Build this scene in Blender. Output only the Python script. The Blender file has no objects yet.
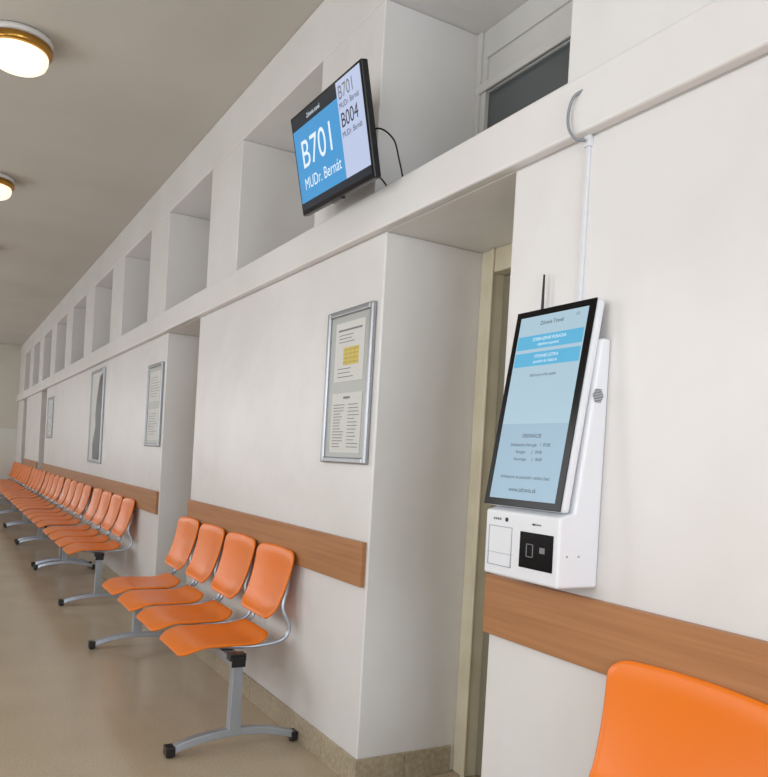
import bpy, bmesh, random
from math import *
from mathutils import Vector, Matrix
random.seed(4)
scn=bpy.context.scene
COL=scn.collection
# ---------------------------------------------------------------- materials
def srgb(r,g,b):
    def f(c):
        c/=255.
        return c/12.92 if c<=.04045 else ((c+.055)/1.055)**2.4
    return (f(r),f(g),f(b),1)
def mat(name,col,rough=.5,metal=0,emit=None,es=0,bump=None,mott=None,coat=0,spec=.5):
    m=bpy.data.materials.new(name);m.use_nodes=True
    nt=m.node_tree;b=nt.nodes['Principled BSDF']
    b.inputs['Base Color'].default_value=col
    b.inputs['Roughness'].default_value=rough
    b.inputs['Metallic'].default_value=metal
    b.inputs['Coat Weight'].default_value=coat
    b.inputs['Specular IOR Level'].default_value=spec
    if emit: b.inputs['Emission Color'].default_value=emit;b.inputs['Emission Strength'].default_value=es
    tc=nt.nodes.new('ShaderNodeTexCoord')
    if mott:
        n=nt.nodes.new('ShaderNodeTexNoise');n.inputs['Scale'].default_value=mott[0];n.inputs['Detail'].default_value=mott[2] if len(mott)>2 else 4
        mx=nt.nodes.new('ShaderNodeMix');mx.data_type='RGBA'
        cr=nt.nodes.new('ShaderNodeMapRange');cr.inputs[1].default_value=.35;cr.inputs[2].default_value=.65
        nt.links.new(tc.outputs['Object'],n.inputs['Vector'])
        nt.links.new(n.outputs['Fac'],cr.inputs[0]);nt.links.new(cr.outputs[0],mx.inputs[0])
        mx.inputs[6].default_value=col;mx.inputs[7].default_value=mott[1]
        nt.links.new(mx.outputs[2],b.inputs['Base Color'])
    if bump:
        n=nt.nodes.new('ShaderNodeTexNoise');n.inputs['Scale'].default_value=bump[0];n.inputs['Detail'].default_value=2
        bp=nt.nodes.new('ShaderNodeBump');bp.inputs['Strength'].default_value=bump[1];bp.inputs['Distance'].default_value=bump[2]
        nt.links.new(tc.outputs['Object'],n.inputs['Vector']);nt.links.new(n.outputs['Fac'],bp.inputs['Height'])
        nt.links.new(bp.outputs[0],b.inputs['Normal'])
    return m
M={}
M['wall']=mat('painted_plaster',srgb(221,219,217),.34,bump=(4.2,.5,.016),mott=(1.5,srgb(215,212,209)))
M['ceil']=mat('ceiling_paint',srgb(191,187,178),.8,mott=(1.2,srgb(186,182,172)))
M['endwall']=mat('end_wall_paint',srgb(204,200,188),.6)
M['dado']=mat('dado_paint',srgb(212,215,208),.5)
M['orange']=mat('orange_plastic',srgb(230,117,6),.3,bump=(350,.1,.001),spec=.5)
M['steel']=mat('grey_painted_steel',srgb(166,172,180),.28,.5)
M['black']=mat('black_plastic',srgb(22,22,24),.35)
M['bezel']=mat('glossy_black_bezel',srgb(10,10,12),.2,spec=.25)
M['white']=mat('white_powder_coat',srgb(222,224,228),.35)
M['duct']=mat('white_cable_trunking',srgb(214,216,220),.4)
M['whiteg']=mat('white_groove',srgb(150,155,165),.5)
M['alu']=mat('brushed_aluminium',srgb(160,162,165),.32,.8)
M['paper']=mat('paper_white',srgb(205,205,200),.6)
M['board']=mat('board_backing',srgb(172,174,170),.35)
M['ink']=mat('printed_ink',srgb(120,120,122),.6)
M['yellow']=mat('printed_yellow',srgb(206,184,84),.6)
M['cream']=mat('cream_gloss_paint',srgb(220,212,188),.35,mott=(6,srgb(210,201,176)))
M['doorleaf']=mat('door_leaf_paint',srgb(140,136,118),.4)
M['darkglass']=mat('dark_transom_glass',srgb(88,94,94),.08)
M['winframe']=mat('white_window_frame',srgb(210,209,205),.4)
M['brass']=mat('brass',srgb(176,132,62),.28,.9)
M['lampglass']=mat('opal_lamp_glass',srgb(255,248,230),.3,emit=srgb(255,240,214),es=.9)
M['cable']=mat('grey_cable',srgb(130,134,140),.5)
M['photo']=mat('poster_dark',srgb(46,44,50),.3)
def emis(n,c,s,rough=.25):
    return mat(n,(c[0]*.1,c[1]*.1,c[2]*.1,1),rough,emit=c,es=s,spec=.25)
M['scr_blue']=emis('screen_blue',srgb(72,154,212),.9)
M['scr_dark']=emis('screen_dark',srgb(34,42,52),.8)
M['scr_lav']=emis('screen_lavender',srgb(190,202,232),.9)
M['scr_pale']=emis('screen_pale',srgb(178,205,220),.85)
M['scr_pale2']=emis('screen_pale_lower',srgb(162,190,209),.85)
M['scr_cyan']=emis('screen_cyan',srgb(100,182,220),.88)
M['scr_txtw']=emis('screen_text_white',srgb(225,240,250),.95)
M['scr_txtk']=mat('screen_text_dark',srgb(24,30,44),.3)
# wood
def wood():
    m=bpy.data.materials.new('beech_wood_laminate');m.use_nodes=True;nt=m.node_tree;b=nt.nodes['Principled BSDF']
    tc=nt.nodes.new('ShaderNodeTexCoord');mp=nt.nodes.new('ShaderNodeMapping');mp.inputs['Scale'].default_value=(8,.9,34)
    n=nt.nodes.new('ShaderNodeTexNoise');n.inputs['Scale'].default_value=1.6;n.inputs['Detail'].default_value=8;n.inputs['Distortion'].default_value=.3
    cr=nt.nodes.new('ShaderNodeValToRGB');cr.color_ramp.elements[0].position=.25;cr.color_ramp.elements[0].color=srgb(152,103,64)
    cr.color_ramp.elements[1].position=.75;cr.color_ramp.elements[1].color=srgb(178,127,84)
    L=nt.links;L.new(tc.outputs['Object'],mp.inputs[0]);L.new(mp.outputs[0],n.inputs['Vector']);L.new(n.outputs['Fac'],cr.inputs[0]);L.new(cr.outputs[0],b.inputs['Base Color'])
    b.inputs['Roughness'].default_value=.4
    return m
M['wood']=wood()
def floor_mat():
    m=bpy.data.materials.new('speckled_linoleum');m.use_nodes=True;nt=m.node_tree;b=nt.nodes['Principled BSDF'];L=nt.links
    tc=nt.nodes.new('ShaderNodeTexCoord')
    n=nt.nodes.new('ShaderNodeTexNoise');n.inputs['Scale'].default_value=120;n.inputs['Detail'].default_value=3
    cr=nt.nodes.new('ShaderNodeValToRGB');cr.color_ramp.elements[0].position=.3;cr.color_ramp.elements[0].color=srgb(173,158,133)
    cr.color_ramp.elements[1].position=.7;cr.color_ramp.elements[1].color=srgb(191,176,151)
    L.new(tc.outputs['Object'],n.inputs['Vector']);L.new(n.outputs['Fac'],cr.inputs[0])
    n2=nt.nodes.new('ShaderNodeTexNoise');n2.inputs['Scale'].default_value=2.;n2.inputs['Detail'].default_value=5
    L.new(tc.outputs['Object'],n2.inputs['Vector'])
    mx=nt.nodes.new('ShaderNodeMix');mx.data_type='RGBA';mx.blend_type='MULTIPLY';mx.inputs[0].default_value=.4
    cr2=nt.nodes.new('ShaderNodeValToRGB');cr2.color_ramp.elements[0].position=.3;cr2.color_ramp.elements[0].color=(.78,.76,.72,1);cr2.color_ramp.elements[1].position=.7;cr2.color_ramp.elements[1].color=(1,1,1,1)
    L.new(n2.outputs['Fac'],cr2.inputs[0]);L.new(cr.outputs[0],mx.inputs[6]);L.new(cr2.outputs[0],mx.inputs[7])
    L.new(mx.outputs[2],b.inputs['Base Color'])
    rr=nt.nodes.new('ShaderNodeMapRange');rr.inputs[3].default_value=.13;rr.inputs[4].default_value=.28
    L.new(n2.outputs['Fac'],rr.inputs[0]);L.new(rr.outputs[0],b.inputs['Roughness'])
    bp=nt.nodes.new('ShaderNodeBump');bp.inputs['Strength'].default_value=.12;bp.inputs['Distance'].default_value=.002
    n3=nt.nodes.new('ShaderNodeTexNoise');n3.inputs['Scale'].default_value=14
    L.new(tc.outputs['Object'],n3.inputs['Vector']);L.new(n3.outputs['Fac'],bp.inputs['Height']);L.new(bp.outputs[0],b.inputs['Normal'])
    return m
M['floor']=floor_mat()
M['tile']=mat('beige_base_tile',srgb(178,166,142),.35,mott=(60,srgb(160,146,122),2))
M['grout']=mat('floor_seam',srgb(150,134,108),.5)
# ---------------------------------------------------------------- mesh helpers
class B:
    def __init__(s): s.bm=bmesh.new();s.ms=[]
    def mi(s,m):
        if m not in s.ms: s.ms.append(m)
        return s.ms.index(m)
    def box(s,x0,x1,y0,y1,z0,z1,m):
        vs=[s.bm.verts.new((x,y,z)) for z in(z0,z1) for y in(y0,y1) for x in(x0,x1)]
        i=s.mi(m)
        for q in((0,2,3,1),(4,5,7,6),(0,1,5,4),(2,6,7,3),(0,4,6,2),(1,3,7,5)):
            f=s.bm.faces.new([vs[k] for k in q]);f.material_index=i
    def prism(s,pts,ax,a0,a1,m):
        def P(p,a):
            return {0:(a,p[0],p[1]),1:(p[0],a,p[1]),2:(p[0],p[1],a)}[ax]
        A=[s.bm.verts.new(P(p,a0)) for p in pts];C=[s.bm.verts.new(P(p,a1)) for p in pts];n=len(pts);i=s.mi(m)
        for f in [s.bm.faces.new(A),s.bm.faces.new(C[::-1])]+[s.bm.faces.new([A[k],C[k],C[(k+1)%n],A[(k+1)%n]]) for k in range(n)]:
            f.material_index=i
    def cyl(s,c,r,h,m,seg=32,r2=None,ax=2):
        r2=r if r2 is None else r2
        def P(a,rr,t):
            v=[cos(a)*rr,sin(a)*rr];o={2:(v[0],v[1],t),1:(v[0],t,v[1]),0:(t,v[0],v[1])}[ax]
            return (c[0]+o[0],c[1]+o[1],c[2]+o[2])
        A=[s.bm.verts.new(P(2*pi*k/seg,r,0)) for k in range(seg)];C=[s.bm.verts.new(P(2*pi*k/seg,r2,h)) for k in range(seg)];i=s.mi(m)
        for f in [s.bm.faces.new(A[::-1]),s.bm.faces.new(C)]+[s.bm.faces.new([A[k],A[(k+1)%seg],C[(k+1)%seg],C[k]]) for k in range(seg)]:
            f.material_index=i
    def lathe(s,c,prof,m,seg=40):
        i=s.mi(m);rings=[]
        for r,z in prof:
            rings.append([s.bm.verts.new((c[0]+cos(2*pi*k/seg)*r,c[1]+sin(2*pi*k/seg)*r,c[2]+z)) for k in range(seg)])
        for a,b in zip(rings,rings[1:]):
            for k in range(seg):
                f=s.bm.faces.new([a[k],a[(k+1)%seg],b[(k+1)%seg],b[k]]);f.material_index=i;f.smooth=True
        f=s.bm.faces.new(rings[-1]);f.material_index=i
    def tube(s,pts,r,m,seg=10,ry=None,cap=True):
        ry=ry or r;i=s.mi(m);pts=[Vector(p) for p in pts];rings=[]
        for k,p in enumerate(pts):
            t=(pts[min(k+1,len(pts)-1)]-pts[max(k-1,0)]).normalized()
            up=Vector((0,1,0)) if abs(t.y)<.9 else Vector((0,0,1))
            a=t.cross(up).normalized();b=a.cross(t).normalized()
            rings.append([s.bm.verts.new(p+a*cos(2*pi*j/seg)*r+b*sin(2*pi*j/seg)*ry) for j in range(seg)])
        for a,b in zip(rings,rings[1:]):
            for j in range(seg):
                f=s.bm.faces.new([a[j],a[(j+1)%seg],b[(j+1)%seg],b[j]]);f.material_index=i;f.smooth=True
        for q in (rings[0],rings[-1]):
            f=s.bm.faces.new(q);f.material_index=i
    def mesh(s,name):
        bmesh.ops.recalc_face_normals(s.bm,faces=s.bm.faces)
        me=bpy.data.meshes.new(name);s.bm.to_mesh(me);s.bm.free()
        for m in s.ms: me.materials.append(M[m])
        return me
    def obj(s,name,parent=None,bevel=0,seg=2):
        return mk(name,s.mesh(name),parent,bevel,seg)
def mk(name,me,parent=None,bevel=0,seg=2):
    o=bpy.data.objects.new(name,me);COL.objects.link(o)
    if parent: o.parent=parent
    if bevel:
        b=o.modifiers.new('bevel','BEVEL');b.width=bevel;b.segments=seg;b.limit_method='ANGLE';b.angle_limit=radians(40)
    return o
def empty(name,mw=None):
    o=bpy.data.objects.new(name,None);COL.objects.link(o);o.empty_display_size=.1
    if mw: o.matrix_world=mw
    return o
def smooth_curve(pts,n=8):
    pts=[Vector(p) for p in pts];P=[pts[0]]+pts+[pts[-1]];out=[]
    for i in range(1,len(P)-2):
        for k in range(n):
            t=k/n;a,b,c,d=P[i-1],P[i],P[i+1],P[i+2]
            out.append(.5*((2*b)+(-a+c)*t+(2*a-5*b+4*c-d)*t*t+(-a+3*b-3*c+d)*t**3))
    out.append(pts[-1]);return out
def text(name,s,x,y,z,size,m,parent,align='LEFT',sx=1):
    c=bpy.data.curves.new(name,'FONT');c.body=s;c.size=size;c.align_x=align;c.align_y='CENTER';c.materials.append(M[m])
    o=bpy.data.objects.new(name,c);COL.objects.link(o);o.parent=parent;o.location=(x,y,z);o.scale=(sx,1,1)
    return o
def frameM(c,ya,ti,ro=0):
    R=Vector((cos(ya),sin(ya),0));n=Vector((sin(ya),-cos(ya),0));N=n*cos(ti)+Vector((0,0,-sin(ti)));U=N.cross(R)
    if U.z<0: U=-U
    R,U=R*cos(ro)+U*sin(ro),U*cos(ro)-R*sin(ro);N=R.cross(U)
    m=Matrix.Identity(4)
    for i in range(3): m[i][0]=R[i];m[i][1]=U[i];m[i][2]=N[i];m[i][3]=c[i]
    return m
# ---------------------------------------------------------------- room shell
YN,YF=-3.2,19.7; XL=-2.95; DEP=.53; H=3.5; ZL0,ZL1=2.22,2.38; ZN=3.2
b=B();b.box(XL-.3,DEP+.3,YN-.3,YF+.3,-.1,0,'floor');
fl=b.obj('floor')
b=B()
for y in (8.3,13.6): b.box(XL,0,y,y+.005,0,.0008,'grout')
b.box(-1.3,-1.296,YN,YF,0,.0008,'grout')
b.obj('trim_3')
b=B();b.box(XL-.3,DEP+.3,YN-.3,YF+.3,H,H+.1,'ceil');b.obj('ceiling')
doors=[(1.92,2.72),(5.28,6.15),(14.1,14.95),(17.55,18.4)]
niches=[(1.71+1.735*k,2.84+1.735*k) for k in range(10)]
b=B()
y=YN
for a,c in doors: b.box(0,DEP,y,a,0,ZL0,'wall');y=c
b.box(0,DEP,y,YF,0,ZL0,'wall')
b.box(0,DEP,YN,YF,ZL0,ZL1,'wall')
y=YN
for a,c in niches: b.box(0,DEP,y,a,ZL1,ZN,'wall');y=c
b.box(0,DEP,y,YF,ZL1,ZN,'wall')
b.box(0,DEP,YN,YF,ZN,H,'wall')
b.box(DEP,DEP+.12,YN,YF,ZL0,H,'wall')
b.box(DEP+.06,DEP+.12,YN,YF,0,ZL0,'wall')
b.obj('wall_right',bevel=.006)
b=B();b.box(-.04,0.0,YN,YF,ZL0,ZL1,'wall');b.obj('trim_1',bevel=.008,seg=3)
b=B();b.box(XL,DEP,YF,YF+.15,0,H,'endwall');b.box(XL,DEP,YF-.004,YF,0,1.6,'dado');b.obj('wall_back')
# left wall with window openings (daylight side of the corridor)
wins=[(-2.4,-.4),(.6,2.6),(3.6,5.6),(6.8,8.8),(10.2,12.2),(13.6,15.6),(17,19)]  # the far windows are unseen, added to light the corridor's depth
WZ0,WZ1=.95,2.75
b=B();b.box(XL-.3,XL,YN,YF,0,WZ0,'wall');b.box(XL-.3,XL,YN,YF,WZ1,H,'wall')
y=YN
for a,c in wins: b.box(XL-.3,XL,y,a,WZ0,WZ1,'wall');y=c
b.box(XL-.3,XL,y,YF,WZ0,WZ1,'wall')
b.obj('wall_left')
for i,(a,c) in enumerate(wins):
    b=B();x0,x1=XL-.18,XL-.12
    b.box(x0,x1,a,a+.06,WZ0,WZ1,'winframe');b.box(x0,x1,c-.06,c,WZ0,WZ1,'winframe')
    b.box(x0,x1,a+.06,c-.06,WZ0,WZ0+.06,'winframe');b.box(x0,x1,a+.06,c-.06,WZ1-.06,WZ1,'winframe')
    m_=(a+c)/2;b.box(x0,x1,m_-.04,m_+.04,WZ0+.06,WZ1-.06,'winframe')
    b.obj('window_%d'%(i+2))
# near-end wall with a tall window
b=B();b.box(XL,XL+.5,YN-.15,YN,0,H,'wall');b.box(-.4,DEP,YN-.15,YN,0,H,'wall');b.box(XL+.5,-.4,YN-.15,YN,0,.8,'wall');b.box(XL+.5,-.4,YN-.15,YN,2.9,H,'wall');b.obj('wall_front')
b=B();
for q in((XL+.5,XL+.56,.8,2.9),(-.46,-.4,.8,2.9),(-1.46,-1.4,.8,2.9),(XL+.56,-.46,.8,.86),(XL+.56,-.46,2.84,2.9)): b.box(q[0],q[1],YN-.1,YN-.04,q[2],q[3],'winframe')
b.obj('window_1')
# baseboard tiles (short wall runs and returns into the door recesses)
b=B();segs=[];y=YN
for a,c in doors: segs.append((y,a));y=c
segs.append((y,YF))
for a,c in segs:
    t=a
    while t<c-.01:
        e=min(t+.3,c);b.box(-.012,0,t+.0015,e-.0015,0,.115,'tile');t=e
for a,c in doors:
    for yy,s in((c,-1),(a,1)):
        t=-.012
        for k in range(2):
            y0,y1=sorted((yy,yy+s*.012));b.box(t+.001,t+.23,y0,y1,0,.115,'tile');t+=.231
b.obj('baseboard_right',bevel=.002)
# doors
for i,(a,c) in enumerate(doors):
    e=empty('door_%d'%(i+1))
    b=B();x0,x1=.47,.59
    b.box(x0,x1,a,a+.08,0,ZL0,'cream');b.box(x0,x1,c-.08,c,0,ZL0,'cream');b.box(x0,x1,a+.08,c-.08,2.12,ZL0,'cream')
    b.box(x0-.012,x0,c-.095,c-.07,0,ZL0,'cream');b.box(x0-.012,x0,a+.07,a+.095,0,ZL0,'cream')
    b.obj('door_frame',e,bevel=.005)
    b=B();b.box(.53,.57,a+.083,c-.083,.01,2.115,'doorleaf')
    for z0,z1 in((.2,.9),(1.05,1.95)): b.box(.522,.53,a+.2,c-.2,z0,z1,'doorleaf')
    b.obj('door_leaf',e,bevel=.004)
    b=B();b.box(.522,.53,a+.1,a+.14,.95,1.13,'alu');b.tube([(.53,a+.12,1.05),(.485,a+.12,1.05),(.48,a+.13,1.05),(.48,a+.24,1.05)],.009,'alu');b.obj('door_handle',e)
# transom window at the back of the first niche
a,c=niches[0]
b=B();x0,x1=DEP-.05,DEP;zg=ZL1+.1
b.box(x0,x1,a,c,ZL1,zg,'winframe');b.box(x0,x1,a,c,ZN-.12,ZN,'winframe')
b.box(x0,x1,a,a+.05,zg,ZN-.12,'winframe');b.box(x0,x1,c-.06,c,zg,ZN-.12,'winframe')
b.box(x0-.012,x0,a,c,2.93,2.97,'winframe');b.box(x0-.012,x0,c-.03,c,ZL1,2.93,'winframe');b.box(x0-.012,x0,c-.03,c,2.97,ZN,'winframe')
b.box(x0+.01,x1,a+.05,c-.06,2.93,ZN-.12,'winframe')
b.box(x0+.02,x0+.03,a+.05,c-.06,zg,2.93,'darkglass')
b.obj('window_9',bevel=.003)
# ---------------------------------------------------------------- wooden wall guards
for a,c in((YN+.02,1.925),(2.735,5.27),(6.16,14.09),(14.96,17.5)):
    b=B();b.box(-.022,0,a,c,.80,.98,'wood');b.obj('wooden_wall_guard',bevel=.003)
# ---------------------------------------------------------------- beam seating
def shell(fn,nu=24,nv=22,cr=.35):
    bm=bmesh.new();g=[]
    def q(u,v):
        rho=max(abs(u),abs(v))
        if rho<1e-6: return u,v
        t=min(abs(u),abs(v))/rho
        c=1-cr
        if t<=c: s=1
        else:
            A=1+t*t;Bq=-2*c*(1+t);C=2*c*c-cr*cr
            s=(-Bq+sqrt(max(0,Bq*Bq-4*A*C)))/(2*A)
        s=1+(s-1)*rho**2
        return u*s,v*s
    for i in range(nu+1):
        row=[]
        for j in range(nv+1):
            row.append(bm.verts.new(fn(*q(-1+2*i/nu,-1+2*j/nv))))
        g.append(row)
    for i in range(nu):
        for j in range(nv):
            bm.faces.new([g[i][j],g[i+1][j],g[i+1][j+1],g[i][j+1]]).smooth=True
    bmesh.ops.recalc_face_normals(bm,faces=bm.faces)
    me=bpy.data.meshes.new('shell');bm.to_mesh(me);bm.free();me.materials.append(M['orange']);return me
def seatfn(U,V):
    x=-.335+.212*V
    z=.450-.012*(1-U*U)*(1-V*V)
    if V<-.4: z-=.05*((-.4-V)/.6)**2
    if V>.5: z+=.03*((V-.5)/.5)**2
    z-=.008*abs(U)**4
    y=U*(.225-.014*max(0,V))
    return (x,y,z)
def backfn(U,V):
    t=(V+1)/2
    z=.548+.308*t+(.010*(1-U*U)*V if V>0 else .014*(1-U*U)*V)
    x=-.110+.078*t+.012*sin(pi*t)-.020*U*U*(1-.3*t)
    if V>.75: x+=.006*((V-.75)/.25)**2
    if V<-.5: x-=.022*((-.5-V)/.5)**2
    y=U*(.204+.036*t)
    return (x,y,z)
ME_SEAT=shell(seatfn,cr=.34);ME_BACK=shell(backfn,cr=.27)
b=B()
for s in(-1,1):
    pts=smooth_curve([(-.44,s*.14,.43),(-.34,s*.16,.425),(-.2,s*.205,.43),(-.085,s*.226,.455),(-.05,s*.228,.51),(-.082,s*.215,.60),(-.062,s*.2,.68),(-.042,s*.17,.74)],6)
    b.tube(pts,.0095,'steel',10)
b.tube([(-.30,-.15,.425),(-.30,.15,.425)],.011,'steel')
b.tube([(-.40,-.145,.428),(-.40,.145,.428)],.009,'steel')
b.box(-.37,-.29,-.03,.03,.40,.43,'steel')
ME_BR=b.mesh('bracket')
def leg():
    b=B()
    n=14;i=b.mi('steel');rings=[]
    for k in range(n+1):
        t=k/n;x=-.59+.57*t;zc=.03+.05*sin(pi*t)**.8;hh=.016
        rings.append([b.bm.verts.new((x,y_,z_)) for y_,z_ in((-.024,zc-hh),(.024,zc-hh),(.020,zc+hh),(-.020,zc+hh))])
    for A,C in zip(rings,rings[1:]):
        for j in range(4):
            f=b.bm.faces.new([A[j],A[(j+1)%4],C[(j+1)%4],C[j]]);f.material_index=i
    b.bm.faces.new(rings[0]).material_index=i;b.bm.faces.new(rings[-1]).material_index=i
    b.box(-.615,-.575,-.027,.027,.008,.050,'black');b.box(-.045,-.014,-.027,.027,.008,.050,'black')
    b.cyl((-.595,0,0),.016,.01,'black',16);b.cyl((-.032,0,0),.014,.01,'black',16)
    b.prism([(-.345,.085),(-.288,.085),(-.295,.395),(-.340,.395)],1,-.022,.022,'steel')
    b.box(-.358,-.282,-.026,.026,.395,.427,'black')
    return b.mesh('leg')
ME_LEG=leg()
def bench(y0,n=4,pitch=.515,legs=None):
    e=empty('beam_seating')
    yc=[y0+.235+pitch*k for k in range(n)]
    for k,y in enumerate(yc):
        for nm,me in(('seat',ME_SEAT),('backrest',ME_BACK),('bracket',ME_BR)):
            o=mk('%s_%d'%(nm,k+1),me,e);o.location=(0,y,0)
            if nm!='bracket':
                s=o.modifiers.new('thick','SOLIDIFY');s.thickness=.011;s.offset=0
                q=o.modifiers.new('round','BEVEL');q.width=.004;q.segments=2;q.limit_method='ANGLE';q.angle_limit=radians(50)
    b=B();b.box(-.35,-.29,y0-.085,yc[-1]+.2,.372,.412,'steel');b.box(-.352,-.288,y0-.091,y0-.085,.37,.414,'black');b.obj('beam',e,bevel=.004)
    L=legs or (y0-.055,yc[-1]+.13)
    for k,y in enumerate(L):
        o=mk('leg_%d'%(k+1),ME_LEG,e,bevel=.004);o.location=(0,y,0)
bench(3.345);
for y in(6.80,9.0,11.15,13.3,15.45,17.55): bench(y)
bench(-.64,legs=(-.55,1.15))
# ---------------------------------------------------------------- display frames on the wall
def noticeframe(name,y0,y1,z0,z1,kind):
    c=(0,(y0+y1)/2,(z0+z1)/2);e=empty(name,frameM(c,-pi/2,0));w=y1-y0;h=z1-z0
    b=B();f=.026 if kind!='poster' else .03
    pr=.022
    b.box(-w/2,-w/2+f,-h/2,h/2,0,pr,'alu');b.box(w/2-f,w/2,-h/2,h/2,0,pr,'alu')
    b.box(-w/2+f,w/2-f,-h/2,-h/2+f,0,pr,'alu');b.box(-w/2+f,w/2-f,h/2-f,h/2,0,pr,'alu')
    b.obj('frame',e,bevel=.006,seg=3)
    b=B();b.box(-w/2+.01,w/2-.01,-h/2+.01,h/2-.01,.002,.009,'board' if kind!='poster' else 'paper')
    z=.0095
    def lines(x0,x1,y0_,y1_,n):
        for k in range(n):
            yy=y1_-(y1_-y0_)*k/max(1,n-1);r=random.uniform(.55,1)
            b.box(x0,x0+(x1-x0)*r,yy-.0016,yy+.0016,z+.0015,z+.002,'ink')
    if kind=='notice':
        b.box(-.135,.135,.02,.275,z,z+.001,'paper');b.box(-.14,.14,-.285,-.03,z,z+.001,'paper')
        b.box(-.05,.09,.09,.165,z+.0012,z+.002,'yellow')
        for k in range(4): b.box(-.05,.09,.1+.018*k,.1015+.018*k,z+.0022,z+.0026,'ink')
        for k in range(3): b.box(-.02+.035*k,-.019+.035*k,.09,.165,z+.0022,z+.0026,'ink')
        b.box(-.11,.11,.237,.245,z+.0015,z+.002,'ink')
        lines(-.1,.1,.19,.22,3);lines(-.1,.1,.04,.075,3)
        b.box(-.03,.03,-.055,-.045,z+.0015,z+.002,'ink')
        lines(-.12,-.01,-.26,-.08,15);lines(.02,.125,-.26,-.08,13)
    elif kind=='notice2':
        b.box(-w/2+.05,w/2-.05,.03,h/2-.06,z,z+.001,'paper');b.box(-w/2+.05,w/2-.05,-h/2+.05,-.03,z,z+.001,'paper')
        lines(-w/2+.09,w/2-.09,.07,h/2-.11,8);lines(-w/2+.09,w/2-.09,-h/2+.1,-.07,9)
    else:
        s=w/.8;b.prism([(p[0]*s,p[1]*h) for p in [(.36,-.46),(-.12,-.46),(-.16,-.3),(-.02,-.1),(-.06,.02),(-.02,.2),(.04,.3),(.12,.42),(.36,.46)]],2,z,z+.001,'photo')
    b.obj('sheets',e)
noticeframe('notice_board',2.76,3.18,1.29,1.95,'notice')
noticeframe('notice_board',6.20,6.68,1.33,2.0,'notice2')
noticeframe('framed_poster',8.75,9.55,1.12,2.16,'poster')
noticeframe('notice_board',13.1,13.75,1.4,2.05,'notice2')
# ---------------------------------------------------------------- wall mounted TV
TVM=frameM((-.196,2.886,2.562),-1.62,.228,-.056)
tv=empty('wall_mounted_television',TVM);w,h=.713,.414
b=B();b.box(-w/2,w/2,-h/2,h/2,-.03,0,'black');b.obj('casing',tv,bevel=.006)
b=B();b.box(-w/2+.004,w/2-.004,-h/2+.004,h/2-.004,0,.0015,'bezel');b.box(-.05,.05,-h/2-.008,-h/2+.002,-.02,-.002,'black');b.obj('bezel',tv)
b=B();b.box(-.2,.2,-.14,.12,-.06,-.03,'black');b.obj('rear_housing',tv,bevel=.01)
b=B();X0,X1,Y0,Y1=-w/2+.013,w/2-.013,-h/2+.02,h/2-.013;xs=X0+(X1-X0)*.69
b.box(X0,xs,Y1-.052,Y1,.0016,.002,'scr_dark')
b.box(X0,xs,Y0+.03,Y1-.052,.0016,.002,'scr_blue')
b.box(xs,X1,Y0+.03,Y1,.0016,.002,'scr_lav');b.box(X0,X1,Y0,Y0+.03,.0016,.002,'scr_dark')
b.obj('display',tv)
text('txt_header','Zdravie travel',(X0+xs)/2,Y1-.027,.0025,.025,'scr_txtw',tv,'CENTER')
text('txt_big','B701',X0+.06,.025,.0025,.16,'scr_txtw',tv,sx=1.08)
text('txt_name','MUDr. Bernát',X0+.06,-.090,.0025,.066,'scr_txtw',tv)
text('txt_r1','B701',xs+.012,Y1-.045,.0025,.07,'ink',tv)
text('txt_r2','MUDr. Bernát',xs+.012,Y1-.09,.0025,.03,'scr_txtk',tv)
text('txt_r3','B004',xs+.012,Y1-.145,.0025,.075,'scr_txtk',tv)
text('txt_r4','MUDr. Bernát',xs+.012,Y1-.195,.0025,.03,'scr_txtk',tv)
# bracket
inv=TVM.inverted()
b=B();
b.box(-.012,0,2.90,3.06,2.48,2.66,'black')
b.prism([(-.012,2.52),(-.14,2.53),(-.14,2.6),(-.012,2.62)],1,2.93,2.99,'black')
o=b.obj('wall_bracket',tv);o.matrix_parent_inverse=inv
b=B();b.tube(smooth_curve([(-.13,2.75,2.55),(-.1,2.66,2.58),(-.05,2.62,2.54),(-.03,2.60,2.46),(-.02,2.58,2.385)],8),.0035,'black',6)
b.tube(smooth_curve([(-.14,2.8,2.52),(-.1,2.74,2.46),(-.04,2.72,2.42),(-.02,2.70,2.385)],8),.0035,'black',6)
o=b.obj('cables',tv);o.matrix_parent_inverse=inv
# ---------------------------------------------------------------- self-service kiosk
ki=empty('check_in_kiosk',Matrix.Translation((0,1.64,1.02)));kinv=ki.matrix_world.inverted()
def kadd(o): o.parent=ki;o.matrix_parent_inverse=kinv;return o
b=B();b.prism([(0,1.008),(-.137,1.008),(-.139,1.188),(-.09,1.20),(-.03,1.655),(0,1.655)],1,1.480,1.785,'white');kadd(b.obj('body',bevel=.007,seg=3))
SM=frameM((-.088,1.652,1.481),-pi/2,-.150);sc=bpy.data.objects.new('screen_unit',None);COL.objects.link(sc);sc.parent=ki;sc.matrix_parent_inverse=kinv;sc.matrix_world=SM
w,h=.320,.565
b=B();b.box(-w/2,w/2,-h/2,h/2,-.034,-.004,'white');b.obj('screen_housing',sc,bevel=.01,seg=3)
b=B();b.box(-w/2+.001,w/2-.001,-h/2+.001,h/2-.001,-.004,0,'bezel');b.obj('screen_glass',sc,bevel=.0015)
b=B();sw,s0,s1=.136,-.262,.262
b.box(-sw,sw,-.05,s1,.0002,.0008,'scr_pale');b.box(-sw,sw,s0,-.05,.0002,.0008,'scr_pale2')
b.box(-sw+.004,sw-.004,.165,.205,.001,.0014,'scr_cyan');b.box(-sw+.004,sw-.004,.115,.155,.001,.0014,'scr_cyan')
b.obj('display',sc)
text('t0','Zdravie Travel',0,.238,.0018,.016,'scr_txtk',sc,'CENTER')
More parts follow.
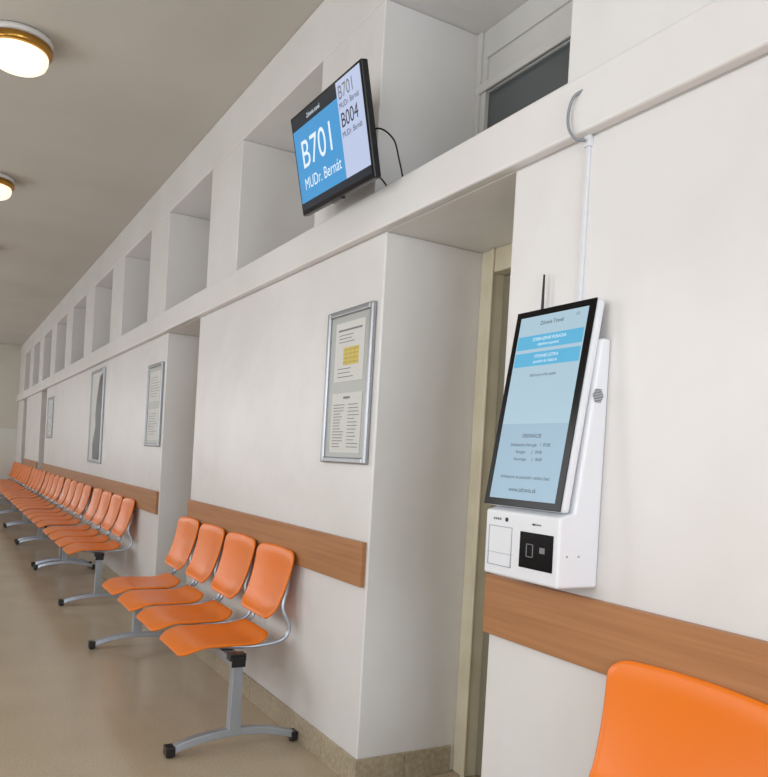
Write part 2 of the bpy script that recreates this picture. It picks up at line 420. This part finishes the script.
text('t0b','CZ',.1,.246,.0018,.010,'scr_txtk',sc,'CENTER')
for s,yy,sz,mm in(('ZOBRAZENIE PORADIA',.192,.013,'scr_txtw'),('objednaní pacienti',.177,.012,'scr_txtw'),('VYDANIE LÍSTKA',.142,.013,'scr_txtw'),('poradie do čakárne',.127,.012,'scr_txtw'),
 ('Stlačte pre voľbu jazyka',.088,.011,'scr_txtk'),('ORDINÁCIE',-.085,.015,'scr_txtk'),('Ambulancia chirurgie   1  07:00',-.11,.013,'scr_txtk'),('Röntgen       2   09:00',-.13,.012,'scr_txtk'),('Neurológia      3   08:00',-.15,.012,'scr_txtk'),
 ('Ambulancie na poschodí v zadnej časti',-.2,.013,'scr_txtk'),('www.zdravie.sk',-.235,.018,'scr_txtk')):
    text('t',s,0,yy,.0018,sz,mm,sc,'CENTER')
# lower front details
b=B();xf=-.1375
b.box(xf-.002,xf,1.500,1.630,1.045,1.140,'bezel')
for y0,y1,z0,z1 in((1.575,1.578,1.075,1.11),(1.60,1.603,1.075,1.11),(1.575,1.603,1.075,1.077),(1.575,1.603,1.108,1.11)): b.box(xf-.0026,xf-.002,y0,y1,z0,z1,'ink')
b.box(xf-.0026,xf-.002,1.53,1.55,1.09,1.105,'ink')
for y0,y1,z0,z1 in((1.665,1.667,1.035,1.145),(1.765,1.767,1.035,1.145),(1.665,1.767,1.035,1.037),(1.665,1.767,1.143,1.145),(1.66,1.77,1.07,1.071)): b.box(xf-.0018,xf,y0,y1,z0,z1,'whiteg')
b.cyl((xf-.003,1.690,1.165),.006,.003,'black',20,ax=0)
for k in range(4): b.box(xf-.003,xf,1.715+.009*k,1.720+.009*k,1.162,1.168,'ink')
b.cyl((xf-.003,1.578,1.162),.003,.003,'black',12,ax=0)
for k in range(4): b.box(xf-.003,xf,1.55+.009*k,1.556+.009*k,1.160,1.164,'ink')
kadd(b.obj('front_details'))
b=B()
R=.019
for i in range(-5,6):
    for j in range(-5,6):
        x=i*.0045+(j%2)*.00225;z=j*.004
        if x*x+z*z<R*R: b.cyl((-.036+x,1.4785,1.505+z),.0014,.0015,'black',8,ax=1)
b.cyl((-.07,1.4785,1.09),.003,.001,'whiteg',10,ax=1);b.cyl((-.11,1.4785,1.09),.003,.001,'whiteg',10,ax=1)
kadd(b.obj('speaker_grille'))
b=B();b.cyl((-.02,1.735,1.70),.006,.065,'black',12);b.cyl((-.02,1.735,1.765),.0045,.10,'black',12,r2=.003);b.box(-.03,0,1.72,1.75,1.64,1.71,'black');kadd(b.obj('antenna'))
b=B();b.box(-.009,0,1.595,1.608,1.655,2.22,'duct');b.box(-.014,0,1.590,1.613,2.19,2.22,'duct')
b.tube(smooth_curve([(-.018,1.602,2.205),(-.045,1.610,2.205),(-.055,1.628,2.235),(-.054,1.635,2.28),(-.050,1.622,2.32),(-.036,1.60,2.335)],8),.0045,'cable',8)
kadd(b.obj('power_cable_duct',bevel=.0015))
# ---------------------------------------------------------------- ceiling lamps
for i,y in enumerate((-.6,2.1,4.75,7.35,10.0,12.6,15.2,17.8)):
    e=empty('ceiling_lamp',Matrix.Translation((-1.225,y,H)))
    b=B();b.lathe((0,0,0),[(.09,0),(.165,-.002),(.172,-.012),(.168,-.03),(.155,-.036)],'winframe');b.obj('base',e)
    b=B();b.lathe((0,0,0),[(.150,-.036),(.166,-.040),(.172,-.05),(.172,-.075),(.165,-.082),(.15,-.085)],'brass');b.obj('brass_ring',e)
    b=B();b.lathe((0,0,0),[(.145,-.08),(.152,-.095),(.150,-.12),(.138,-.145),(.115,-.163),(.08,-.176),(.03,-.182)],'lampglass');b.obj('opal_glass',e)
# ---------------------------------------------------------------- lights
def area(name,loc,rot,sx,sy,p,col):
    l=bpy.data.lights.new(name,'AREA');l.shape='RECTANGLE';l.size=sx;l.size_y=sy;l.energy=p;l.color=col
    o=bpy.data.objects.new(name,l);COL.objects.link(o);o.location=loc;o.rotation_euler=rot;return o
for i,(a,c) in enumerate(wins):
    p=[36,38,35,31,29,32,36][i]  # lamps at the far windows are added fill for the distant corridor
    area('window_daylight',(XL-.2,(a+c)/2,(WZ0+WZ1)/2),(0,-pi/2,0),WZ1-WZ0-.1,c-a-.1,p,(1,.988,.98))
area('window_daylight',((XL+.5-.4)/2,YN-.13,1.85),(pi/2,0,0),2.0,2.0,118,(.84,.92,1))
W=bpy.data.worlds.new('sky');scn.world=W;W.use_nodes=True
W.node_tree.nodes['Background'].inputs[0].default_value=(.75,.85,1,1);W.node_tree.nodes['Background'].inputs[1].default_value=.8
# ---------------------------------------------------------------- camera
f,yaw,pit,rol,cy,D=780.43,.5172,-.0094,.0572,470.66,1.4969
d=Vector((sin(yaw)*cos(pit),cos(yaw)*cos(pit),sin(pit)));r0=Vector((cos(yaw),-sin(yaw),0));u0=r0.cross(d)
r=r0*cos(rol)+u0*sin(rol);u=u0*cos(rol)-r0*sin(rol)
cd=bpy.data.cameras.new('camera');cam=bpy.data.objects.new('camera',cd);COL.objects.link(cam)
m=Matrix.Identity(4)
for i in range(3): m[i][0]=r[i];m[i][1]=u[i];m[i][2]=-d[i]
m[0][3]=-D;m[1][3]=0;m[2][3]=1.30
cam.matrix_world=m
cd.sensor_fit='HORIZONTAL';cd.sensor_width=36;cd.lens=f/768*36;cd.shift_y=(cy-388.5)/768;cd.clip_start=.02
scn.camera=cam
scn.view_settings.view_transform='Standard'
scn.view_settings.exposure=0
